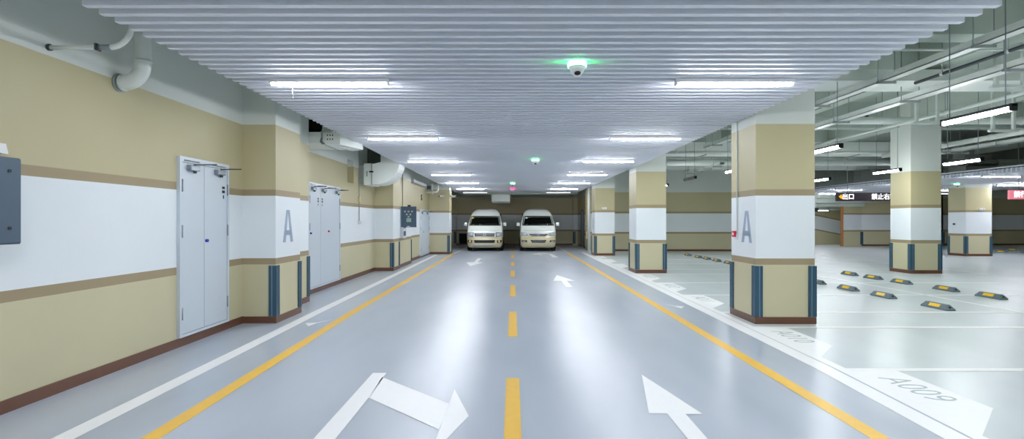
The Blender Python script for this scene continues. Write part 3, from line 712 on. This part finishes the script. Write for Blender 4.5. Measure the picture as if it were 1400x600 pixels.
paint('lane_line', ribbon(lambda y: 3.38+dd(y), .19, [-8, 3.83, 5.7, 9, 26.6]), 'paintw', 'white line bounding the lane in front of the right bays', .003)
paint('lane_line', ribbon(lambda y: 3.555+dd(y), .11, [-8, 3.83, 5.7, 7.9, 9, 23]), 'paintw', 'thin white line at the mouth of the right bays', .003)
for i, (a, b_) in enumerate(((3.35, 5.30), (7.2, 9.15), (11.05, 12.95), (14.87, 16.75), (18.5, 20.3), (22.4, 24.3), (26.0, 27.6), (-.5, 1.4))):
    paint('centre_dash', [[(-.065, a), (.065, a), (.065, b_), (-.065, b_)]], 'painty',
          ['yellow centre dash nearest the camera, cut by the lower edge', 'second yellow centre dash from the camera', 'third yellow centre dash from the camera', 'fourth yellow centre dash from the camera', 'fifth yellow centre dash from the camera', 'sixth yellow centre dash from the camera', 'farthest yellow centre dash, between the vans', 'yellow centre dash under the camera, out of view'][i], .003, group='yellow centre dashes')
# arrows
paint('direction_arrow', [[(-1.45, 1.5), (-1.30, 1.5), (-1.30, 4.71), (-1.322, 5.479), (-1.468, 5.479)], [(-1.30, 4.71), (-.565, 3.99), (-.55, 4.55), (-1.335, 5.33)], [(-.552, 4.95), (-.565, 3.52), (-.36, 4.27)]], 'paintw', 'white turning arrow on the left lane near the camera', .0035)
paint('direction_arrow', [[(1.29, 1.6), (1.425, 1.6), (1.43, 4.32), (1.28, 4.32)], [(1.13, 4.33), (1.57, 4.31), (1.34, 5.42)]], 'paintw', 'large white straight arrow on the right lane near the camera', .0035)
paint('direction_arrow', [[(1.29, 12.6), (1.44, 12.6), (1.44, 14.0), (1.29, 14.0)], [(1.08, 13.9), (1.65, 13.9), (1.30, 15.4)]], 'paintw', 'small white straight arrow farther up the right lane', .0035)
paint('direction_arrow', [[(-1.5, 20), (-1.34, 20), (-1.34, 22.3), (-1.5, 22.3)], [(-1.8, 20.1), (-1.12, 20.1), (-1.5, 18.4)]], 'paintw', 'white arrow on the left lane pointing back toward the camera', .0035)
paint('direction_arrow', [[(1.75, 22.8), (2.0, 22.8), (1.9, 25.2), (1.72, 25.5)], [(1.9, 25.2), (1.72, 25.5), (1.45, 25.9), (1.35, 25.3)], [(1.45, 25.9), (1.2, 25.7), (1.18, 25.1), (1.35, 25.3)], [(1.38, 24.3), (1.38, 26.3), (.88, 25.0)]], 'paintw', 'white left-turning arrow in front of the right van', .0035)
for x, y, s, l in ((-3.08, 8.15, 1, 'small white triangular mark between the yellow and white lines on the left'), (-3.2, 13.3, 1, 'second small faint mark between the left lines'), (3.05, 9.75, 1, 'small white triangular mark between the yellow line and white line on the right'), (3.1, 14.6, 1, 'second small faint mark between the right lines'), (3.12, 20.6, 1, 'farthest small faint mark between the right lines')):
    sx = 1 if x < 0 else -1
    paint('lane_mark', [[(x-.16*sx, y), (x-.02*sx, y-.25), (x+.02*sx, y+.0), (x+.16*sx, y+.32), (x-.0*sx, y+.05)]], 'paintw' if y < 12 else 'faint', l, .003)
# bay lines
def bayline(y, x1, l, x0=3.6): paint('bay_line', [[(x0+dd(y), y-.05), (x1, y-.05), (x1, y+.05), (x0+dd(y), y+.05)]], 'paintw', l, .003, group='white bay divider lines')
for y, l in ((3.3, 'bay divider just below the view'), (5.6, 'bay divider at the top of the plate reading A009'), (7.83, 'bay divider in front of the nearest right pillar'), (9.12, 'bay divider behind the nearest right pillar'), (11.25, 'second bay divider beyond the nearest right pillar'), (13.45, 'third bay divider beyond the nearest right pillar'), (15.6, 'bay divider in front of the second right pillar'),
             (17.2, 'bay divider behind the second right pillar'), (19.4, 'second bay divider beyond the second right pillar'), (21.6, 'third bay divider beyond the second right pillar'), (23.8, 'bay divider in front of the far right pillar')):
    bayline(y, 14.2 if y > 9 else 12.2, l)
paint('bay_line', ribbon(lambda y: 8.9, .09, [-2, 26]), 'paintw', 'long white line between the two rows of wheel stops', .0035)
paint('bay_line', ribbon(lambda y: 14.25, .09, [4, 24]), 'paintw', 'long white line closing the far row of bays', .0035)
def seg(name, x0, y0, x1, y1, w, k, l):
    d = Vector((x1-x0, y1-y0)).normalized(); n = Vector((-d.y, d.x))*w/2
    paint(name, [[(x0+n.x, y0+n.y), (x1+n.x, y1+n.y), (x1-n.x, y1-n.y), (x0-n.x, y0-n.y)]], k, l, .003)
seg('bay_line', -2.86, 25.4, -2.75, 31.5, .1, 'paintw', 'white line continuing the left lane edge beside the left van')
seg('bay_line', 2.78, 26.8, 2.75, 32, .1, 'paintw', 'white line into the bay right of the right van')
seg('bay_line', -.2, 26.75, 3.45, 26.75, .10, 'faint', 'pale line across the mouth of the vans bay')
# name plates painted at each bay mouth
def plate(y, body, l, k='paintg'):
    x0 = 3.6+dd(y); x1 = 4.1
    t = thing('bay_plate', l, 'floor marking', (0, 0, 0), 0, 'painted plates at the bay mouths')
    MB().prism([(x0-.04, y), (x1, y), (x1, y-1.1), (x0-.04+dd(y-1.7)-dd(y), y-1.72)], 'z', .0005, .0022, 'paintw').build('plate', t)
    if body: text('lettering', body, .40, k, (3.84+dd(y)*.5, y-.58, .0028), (0, 0, -PI/2), t, .0006, .82, shear=.0, weight=-.004)
plate(5.55, 'A009', 'white plate on the floor reading A009')
plate(7.78, 'A010', 'white plate on the floor reading A010, in front of the nearest pillar')
plate(11.2, 'A011', 'white plate just beyond the nearest pillar, largest of those behind it')
plate(13.4, 'A012', 'white plate midway between the first and second right pillars')
plate(15.55, 'A013', 'white plate in front of the second right pillar')
plate(19.35, None, 'white plate just beyond the second right pillar'); plate(21.55, None, 'white plate midway to the far right pillar'); plate(23.75, None, 'white plate in front of the far right pillar')

# ------------------------------------------------------------------ wheel stops
def wheel_stop(label, loc):
    t = thing('wheel_stop', label, 'wheel stop', loc, 0, 'rubber wheel stops in the bays')
    h, wb, wt, e = .29, .085, .03, .055; H = .10
    b_ = MB(); bm = b_.bm; k = b_.mi('stop')
    v = [bm.verts.new(p) for p in ((-wb, -h, 0), (wb, -h, 0), (wb, h, 0), (-wb, h, 0), (-wb, -h, .025), (wb, -h, .025), (wb, h, .025), (-wb, h, .025), (-wt, -h+e, H), (wt, -h+e, H), (wt, h-e, H), (-wt, h-e, H))]
    for f in ((3, 2, 1, 0), (0, 1, 5, 4), (1, 2, 6, 5), (2, 3, 7, 6), (3, 0, 4, 7), (4, 5, 9, 8), (5, 6, 10, 9), (6, 7, 11, 10), (7, 4, 8, 11), (8, 9, 10, 11)):
        bm.faces.new([v[i] for i in f])
    b_.build('body', t)
    for s in (-1, 1):
        def S(y, f): # point on the sloping side
            return (s*(wb+(wt-wb)*f+.003), y, .025+(H-.025)*f+.001)
        g = MB(); p = [S(-.12, .2), S(.12, .2), S(.12, .85), S(-.12, .85)]
        q = [(a[0]-s*.004, a[1], a[2]-.003) for a in p]
        vs = [g.bm.verts.new(a) for a in p+q]; g.mi('stopy')
        for f in ((0, 1, 2, 3), (7, 6, 5, 4), (0, 4, 5, 1), (1, 5, 6, 2), (2, 6, 7, 3), (3, 7, 4, 0)): g.bm.faces.new([vs[i] for i in f])
        g.build('reflector', t)
    g = MB(); g.prism([(-.025, .03), (.025, .03), (.012, .07), (-.012, .07)], 'y', -h+.012, -h+.05, 'black'); g.build('end_hole', t)
    return t
near = [9.55, 10.95, 12.1, 13.35, 14.5, 15.65, 17.4, 18.4, 19.45, 20.55, 21.6, 22.6, 23.95]
far_ = [10.85, 11.98, 13.35, 14.4, 15.4]
o9 = ['nearest', 'second', 'third', 'fourth', 'fifth', 'sixth', 'seventh', 'eighth', 'ninth', 'tenth', 'eleventh', 'twelfth', 'farthest']
ws = None
for i, y in enumerate(near):
    if 13.5 < y < 19: continue
    k = (o9[i] + ' wheel stop of the front row, right of the nearest pillar') if y < 14 else (['nearest', 'second', 'middle', 'fourth', 'farthest'][[19.45, 20.55, 21.6, 22.6, 23.95].index(y)] + ' of five distant wheel stops left of the nearest pillar')
    if ws is None: ws = wheel_stop(k, (7.78, y, 0))
    else: dup(ws, (7.78 if y < 14 else 8.05, y, 0), k)
for i, y in enumerate(far_): dup(ws, (9.95, y, 0), o9[i] + ' wheel stop of the back row, toward the free-standing pillar')
for x, y, l in ((24.7, 26.4, 'lone distant wheel stop right of the rear pillar'), (25.3, 25.6, 'distant wheel stop at the right edge of the view'), (26.8, 28.0, 'farthest wheel stop, in the dim corner on the right')): dup(ws, (x, y, 0), l, .9)

# ------------------------------------------------------------------ vans
def van(label, loc, style):
    V = thing('van', label, 'van', loc)
    def tabf(t):
        return lerp(t)
    F = tabf([(.2, .06), (.30, .02), (.45, 0), (.62, .015), (.76, .04), (.95, .10), (1.15, .22), (1.37, .40), (1.86, .86), (1.95, .98), (2.08, 1.14), (2.18, 1.36), (2.25, 1.7), (2.285, 2.3)])
    Wd = tabf([(.2, .84), (.30, .90), (.45, .935), (.9, .945), (1.37, .915), (1.62, .86), (1.86, .80), (1.98, .76), (2.08, .70), (2.18, .61), (2.25, .48), (2.285, .28)])
    Rr = tabf([(.2, 5.1), (.4, 5.2), (1.4, 5.16), (2.0, 5.05), (2.18, 4.95), (2.25, 4.7), (2.285, 4.3)])
    D = .42; n = 5.0
    def pt(x, z, off=0.0):
        w_ = Wd(z); c = min(1, abs(x)/w_)**(n/2); s = math.sqrt(max(0, 1-c*c))
        return Vector((x, F(z)+D*(1-s**(2/n))-off, z))
    zs = [.2, .30, .45, .62, .76, .86, .95, 1.05, 1.15, 1.27, 1.37, 1.5, 1.62, 1.74, 1.86, 1.95, 2.02, 2.08, 2.13, 2.18, 2.22, 2.25, 2.285]
    NA = 32
    def build_shell(zlist, k, parent):
        g = MB(); bm = g.bm; mi = g.mi(k); rings = []
        for z in zlist:
            ring = []
            for i in range(NA+1):
                a = PI*i/NA; c = -math.cos(a); s = math.sin(a)
                x = Wd(z)*math.copysign(abs(c)**(2/n), c)
                y = F(z)+D*(1-s**(2/n)) if s > 1e-6 else F(z)+D
                ring.append((x, y, z))
            for j in range(1, 9): ring.append((Wd(z), F(z)+D+(Rr(z)-.25-F(z)-D)*j/8, z))
            for j in range(1, 5):
                a = PI/2*j/4; ring.append((Wd(z)-.25*(1-math.cos(a)), Rr(z)-.25+.25*math.sin(a), z))
            for j in range(4, 0, -1):
                a = PI/2*j/4; ring.append((-(Wd(z)-.25*(1-math.cos(a))), Rr(z)-.25+.25*math.sin(a), z))
            for j in range(8, 0, -1): ring.append((-Wd(z), F(z)+D+(Rr(z)-.25-F(z)-D)*j/8, z))
            rings.append([bm.verts.new(p) for p in ring])
        m = len(rings[0])
        for r0, r1 in zip(rings, rings[1:]):
            zc = (r0[0].co.z+r1[0].co.z)/2
            for i in range(m):
                j = (i+1) % m
                xc = (r0[i].co.x+r0[j].co.x)/2
                if 1.40 < zc < 1.84 and i < NA and abs(xc) < .86*Wd(zc): continue
                f = bm.faces.new((r0[i], r0[j], r1[j], r1[i])); f.material_index = mi; f.smooth = True
        if zlist[0] == .2: bm.faces.new(rings[0][::-1])
        if zlist[-1] == 2.285: bm.faces.new(rings[-1])
        return g.build('body_shell' if k == 'vanw' else 'lower_body', parent)
    zsplit = .86 if style == 2 else .76
    build_shell([z for z in zs if z >= zsplit], 'vanw', V)
    build_shell([z for z in zs if z <= zsplit], 'vanb', V)
    def patch(name, corners, k, off=.012, nx=12, nz=4, parent=V, label=None, dep=.03):
        """curved panel laid on the front: corners (x,z) lower-left, lower-right, upper-right, upper-left"""
        g = MB(); bm = g.bm; g.mi(k)
        def bil(u, v):
            a, b_, c, d = corners
            x = (a[0]*(1-u)+b_[0]*u)*(1-v)+(d[0]*(1-u)+c[0]*u)*v
            z = (a[1]*(1-u)+b_[1]*u)*(1-v)+(d[1]*(1-u)+c[1]*u)*v
            return x, z
        Fr = [[bm.verts.new(pt(*bil(i/nx, j/nz), off)) for i in range(nx+1)] for j in range(nz+1)]
        Bk = [[bm.verts.new(pt(*bil(i/nx, j/nz), off-dep)) for i in range(nx+1)] for j in range(nz+1)]
        for j in range(nz):
            for i in range(nx):
                bm.faces.new((Fr[j][i], Fr[j][i+1], Fr[j+1][i+1], Fr[j+1][i])).smooth = True
                bm.faces.new((Bk[j][i], Bk[j+1][i], Bk[j+1][i+1], Bk[j][i+1]))
        for i in range(nx):
            bm.faces.new((Fr[0][i], Bk[0][i], Bk[0][i+1], Fr[0][i+1])); bm.faces.new((Fr[nz][i], Fr[nz][i+1], Bk[nz][i+1], Bk[nz][i]))
        for j in range(nz):
            bm.faces.new((Fr[j][0], Fr[j+1][0], Bk[j+1][0], Bk[j][0])); bm.faces.new((Fr[j][nx], Bk[j][nx], Bk[j+1][nx], Fr[j+1][nx]))
        return g.build(name, parent, None, label)
    wsx = (.80, .735)
    patch('windscreen', ((-wsx[0], 1.385), (wsx[0], 1.385), (wsx[1], 1.85), (-wsx[1], 1.85)), 'glass', .006, 16, 6, dep=.006)
    # black surround of the windscreen
    for cs in (((-.84, 1.345), (.84, 1.345), (.82, 1.40), (-.82, 1.40)), ((-.75, 1.84), (.75, 1.84), (.74, 1.865), (-.74, 1.865))):
        patch('windscreen_seal', cs, 'black', .01, 14, 1)
    for s in (-1, 1):
        patch('windscreen_seal', ((s*.80, 1.38), (s*.835, 1.38), (s*.755, 1.86), (s*.73, 1.86)), 'black', .01, 1, 8)
        w1 = MB().tube([tuple(pt(s*.1-.0, 1.40, .02)), tuple(pt(s*.1+.62, 1.47, .03))], .008, 'black', 6).build('wiper', V)
    # interior
    cab = MB().box(-.80, .80, .62, 1.0, .95, 1.33, 'dash', .03).build('dashboard', V)
    MB().box(-.82, .82, 2.35, 2.4, .5, 2.0, 'dash').build('bulkhead', V)
    for s in (-1, 1):
        st = MB().box(s*.45-.24, s*.45+.24, 1.25, 1.8, .75, 1.0, 'seat', .05).prism([(1.72, .95), (1.88, .95), (2.0, 1.55), (1.88, 1.57)], 'x', s*.45-.23, s*.45+.23, 'seat').build('seat', V)
        MB().box(s*.45-.13, s*.45+.13, 1.88, 2.0, 1.55, 1.76, 'seat', .04).build('headrest', st)
    sw = MB().tube(arc((.45, 1.05, 1.32), .19, 0, 2*PI, 20), .016, 'black', 6).build('steering_wheel', V)
    MB().box(-.10, .10, .98, 1.01, 1.70, 1.76, 'black', .01).build('rear_view_mirror', V)
    # sticker on the glass
    p = pt(-.66 if style == 1 else -.60, 1.74, .012)
    MB().box(p.x-.05, p.x+.05, p.y-.006, p.y, p.z-.05, p.z+.05, 'stopy' if style == 1 else 'white').build('windscreen_sticker', V)
    # mirrors
    for s in (-1, 1):
        t = MB().tube([(s*.88, .72, 1.36), (s*1.0, .60, 1.38), (s*1.04, .60, 1.42)], .02, 'black', 8).box(min(s*.96, s*1.13), max(s*.96, s*1.13), .55, .64, 1.33, 1.50, 'vanw', .025).build('side_mirror', V)
    # lamps and grille
    for s in (-1, 1):
        if style == 1:
            patch('headlight', ((s*.59, .765), (s*.90, .78), (s*.92, .99), (s*.57, 1.0)), 'black', .010, 6, 4)
            patch('headlight', ((s*.61, .785), (s*.88, .80), (s*.90, .975), (s*.59, .98)), 'lens', .022, 6, 4)
            p = pt(s*.70, .88, .03); MB().lathe((p.x, p.y, p.z), [(.065, .01), (.075, 0), (.06, -.012), (.03, -.008)], 'chrome', 18, 'y').build('headlight_bulb', V)
            patch('fog_lamp_housing', ((s*.66, .455), (s*.88, .47), (s*.90, .60), (s*.64, .59)), 'black', .012, 4, 2)
            p = pt(s*.76, .53, .02); MB().lathe((p.x, p.y, p.z), [(.05, .02), (.055, 0), (.045, -.012)], 'amber', 16, 'y').build('fog_lamp', V)
        else:
            patch('headlight', ((s*.52, .86), (s*.88, .80), (s*.93, 1.02), (s*.62, .98)), 'lens', .02, 6, 4)
            p = pt(s*.68, .91, .03); MB().lathe((p.x, p.y, p.z), [(.055, .01), (.065, 0), (.05, -.012), (.03, -.008)], 'chrome', 18, 'y').build('headlight_bulb', V)
            p = pt(s*.80, .93, .03); MB().lathe((p.x, p.y, p.z), [(.04, .01), (.05, 0), (.04, -.012), (.02, -.008)], 'chrome', 18, 'y').build('headlight_bulb', V)
            patch('fog_lamp_housing', ((s*.58, .50), (s*.84, .48), (s*.92, .60), (s*.60, .585)), 'black', .012, 5, 2)
            patch('fog_lamp', ((s*.66, .515), (s*.82, .505), (s*.84, .555), (s*.68, .56)), 'lens', .02, 3, 2)
    if style == 1:
        patch('grille', ((-.50, .775), (.50, .775), (.53, .955), (-.53, .955)), 'black', .010, 12, 2)
        for z in (.79, .86, .93): patch('grille_bar', ((-.50, z), (.50, z), (.51, z+.024), (-.51, z+.024)), 'chrome', .026, 12, 1)
        e = MB(); p = pt(0, .88, .045)
        e.tube([(p.x+.085*math.cos(a), p.y, p.z+.055*math.sin(a)) for a in [2*PI*i/20 for i in range(21)]], .009, 'chrome', 6, False)
        e.tube([(p.x+.035*math.cos(a), p.y, p.z+.05*math.sin(a)) for a in [2*PI*i/16 for i in range(17)]], .007, 'chrome', 6, False)
        e.build('emblem', V)
        patch('lower_intake', ((-.52, .455), (.52, .455), (.55, .60), (-.55, .60)), 'black', .012, 12, 2)
        patch('bumper_trim', ((-.60, .28), (.60, .28), (.62, .36), (-.62, .36)), 'galv', .02, 12, 2)
    else:
        patch('grille', ((-.36, .80), (.36, .80), (.54, .945), (-.54, .945)), 'black', .012, 12, 2)
        patch('grille_bar', ((-.50, .90), (.50, .90), (.54, .945), (-.54, .945)), 'chrome', .026, 12, 1)
        patch('grille_bar', ((-.40, .84), (.40, .84), (.43, .865), (-.43, .865)), 'chrome', .026, 12, 1)
        e = MB(); p = pt(0, .875, .045)
        e.tube([(p.x+.08*math.cos(a), p.y, p.z+.045*math.sin(a)) for a in [2*PI*i/20 for i in range(21)]], .009, 'chrome', 6, False).box(p.x-.05, p.x+.05, p.y-.006, p.y+.006, p.z-.006, p.z+.006, 'chrome')
        e.build('emblem', V)
        patch('lower_intake', ((-.34, .46), (.34, .46), (.42, .61), (-.42, .61)), 'dash', .012, 12, 2)
        for z in (.49, .53, .57): patch('intake_bar', ((-.36, z), (.36, z), (.38, z+.012), (-.38, z+.012)), 'galv', .018, 10, 1)
    patch('bonnet_line', ((-.86, 1.09), (.86, 1.09), (.86, 1.098), (-.86, 1.098)), 'dash', .003, 16, 1)
    patch('bumper_line', ((-.90, .705), (.90, .705), (.90, .713), (-.90, .713)), 'dash', .003, 16, 1)
    # side glass, doors and sliding rail
    for s in (-1, 1):
        for y0, y1 in ((1.15, 1.95), (2.1, 3.4), (3.5, 4.75)):
            g = MB(); za, zb = 1.40, 1.86
            xa, xb = Wd(za)+.005, Wd(zb)+.005
            pts = [(s*xa, y0-(.22 if y0 < 1.5 else 0), za), (s*xa, y1, za), (s*xb, y1, zb), (s*xb, y0+.0, zb)]
            q = [(a[0]-s*.03, a[1], a[2]) for a in pts]
            vs = [g.bm.verts.new(a) for a in pts+q]; g.mi('glass')
            for f in ((0, 1, 2, 3), (7, 6, 5, 4), (0, 4, 5, 1), (1, 5, 6, 2), (2, 6, 7, 3), (3, 7, 4, 0)): g.bm.faces.new([vs[i] for i in f])
            g.build('side_window', V)
        MB().box(min(s*.93, s*.955), max(s*.93, s*.955), 1.75, 1.92, 1.12, 1.16, 'chrome', .006).build('door_handle', V)
        for yw in (.92, 4.0):
            xo = .955
            wh = MB().lathe((s*(xo-.22), yw, .33), [(.2, 0), (.31, .0), (.33, s*.03), (.33, s*.18), (.31, s*.215), (.2, s*.215)], 'tyre', 28, 'x').build('wheel', V)
            MB().lathe((s*(xo-.05), yw, .33), [(.2, 0), (.2, s*.04), (.16, s*.03), (.06, s*.035), (.05, s*.05)], 'steel', 20, 'x').build('hubcap', wh)
            ar = MB(); pa = [(math.cos(a)*.40+yw, math.sin(a)*.40+.33) for a in [PI*i/14 for i in range(15)]]; pi_ = [(math.cos(a)*.345+yw, math.sin(a)*.345+.33) for a in [PI*i/14 for i in range(15)]]
            ar.prism(pa+pi_[::-1], 'x', min(s*.88, s*.952), max(s*.88, s*.952), 'dash'); ar.build('wheel_arch', V)
    MB().box(-.7, .7, .5, 4.6, .16, .24, 'black').build('undertray', V)
    return V
van('white high-roof van with a beige lower body and wide chrome-barred grille, parked left', (-1.47, 27.2, 0), 1)
van('white high-roof van with swept headlights and small mesh intake, parked right', (1.34, 27.2, 0), 2)

# ------------------------------------------------------------------ camera, world, view
cam = bpy.data.cameras.new('camera'); co = bpy.data.objects.new('camera', cam); C.objects.link(co)
co.location = (0, 0, HC); co.rotation_euler = (PI/2, 0, 0)
cam.sensor_width = 36; cam.lens = FPX/1400*36; cam.shift_x = -1/1400; cam.shift_y = 1.8/1400
cam.clip_start = .05; cam.clip_end = 200
bpy.context.scene.camera = co
wd = bpy.data.worlds.new('world'); bpy.context.scene.world = wd; wd.use_nodes = True
wd.node_tree.nodes['Background'].inputs[0].default_value = (.8, .85, .9, 1); wd.node_tree.nodes['Background'].inputs[1].default_value = .1
s = bpy.context.scene
s.view_settings.view_transform = 'Standard'; s.view_settings.look = 'None'; s.view_settings.gamma = 1; s.view_settings.use_curve_mapping = False
s.view_settings.exposure = 1.35
s.cycles.use_denoising = True
s.cycles.max_bounces = 10; s.cycles.diffuse_bounces = 6; s.cycles.glossy_bounces = 4; s.cycles.transparent_max_bounces = 8
s.cycles.sample_clamp_indirect = 6
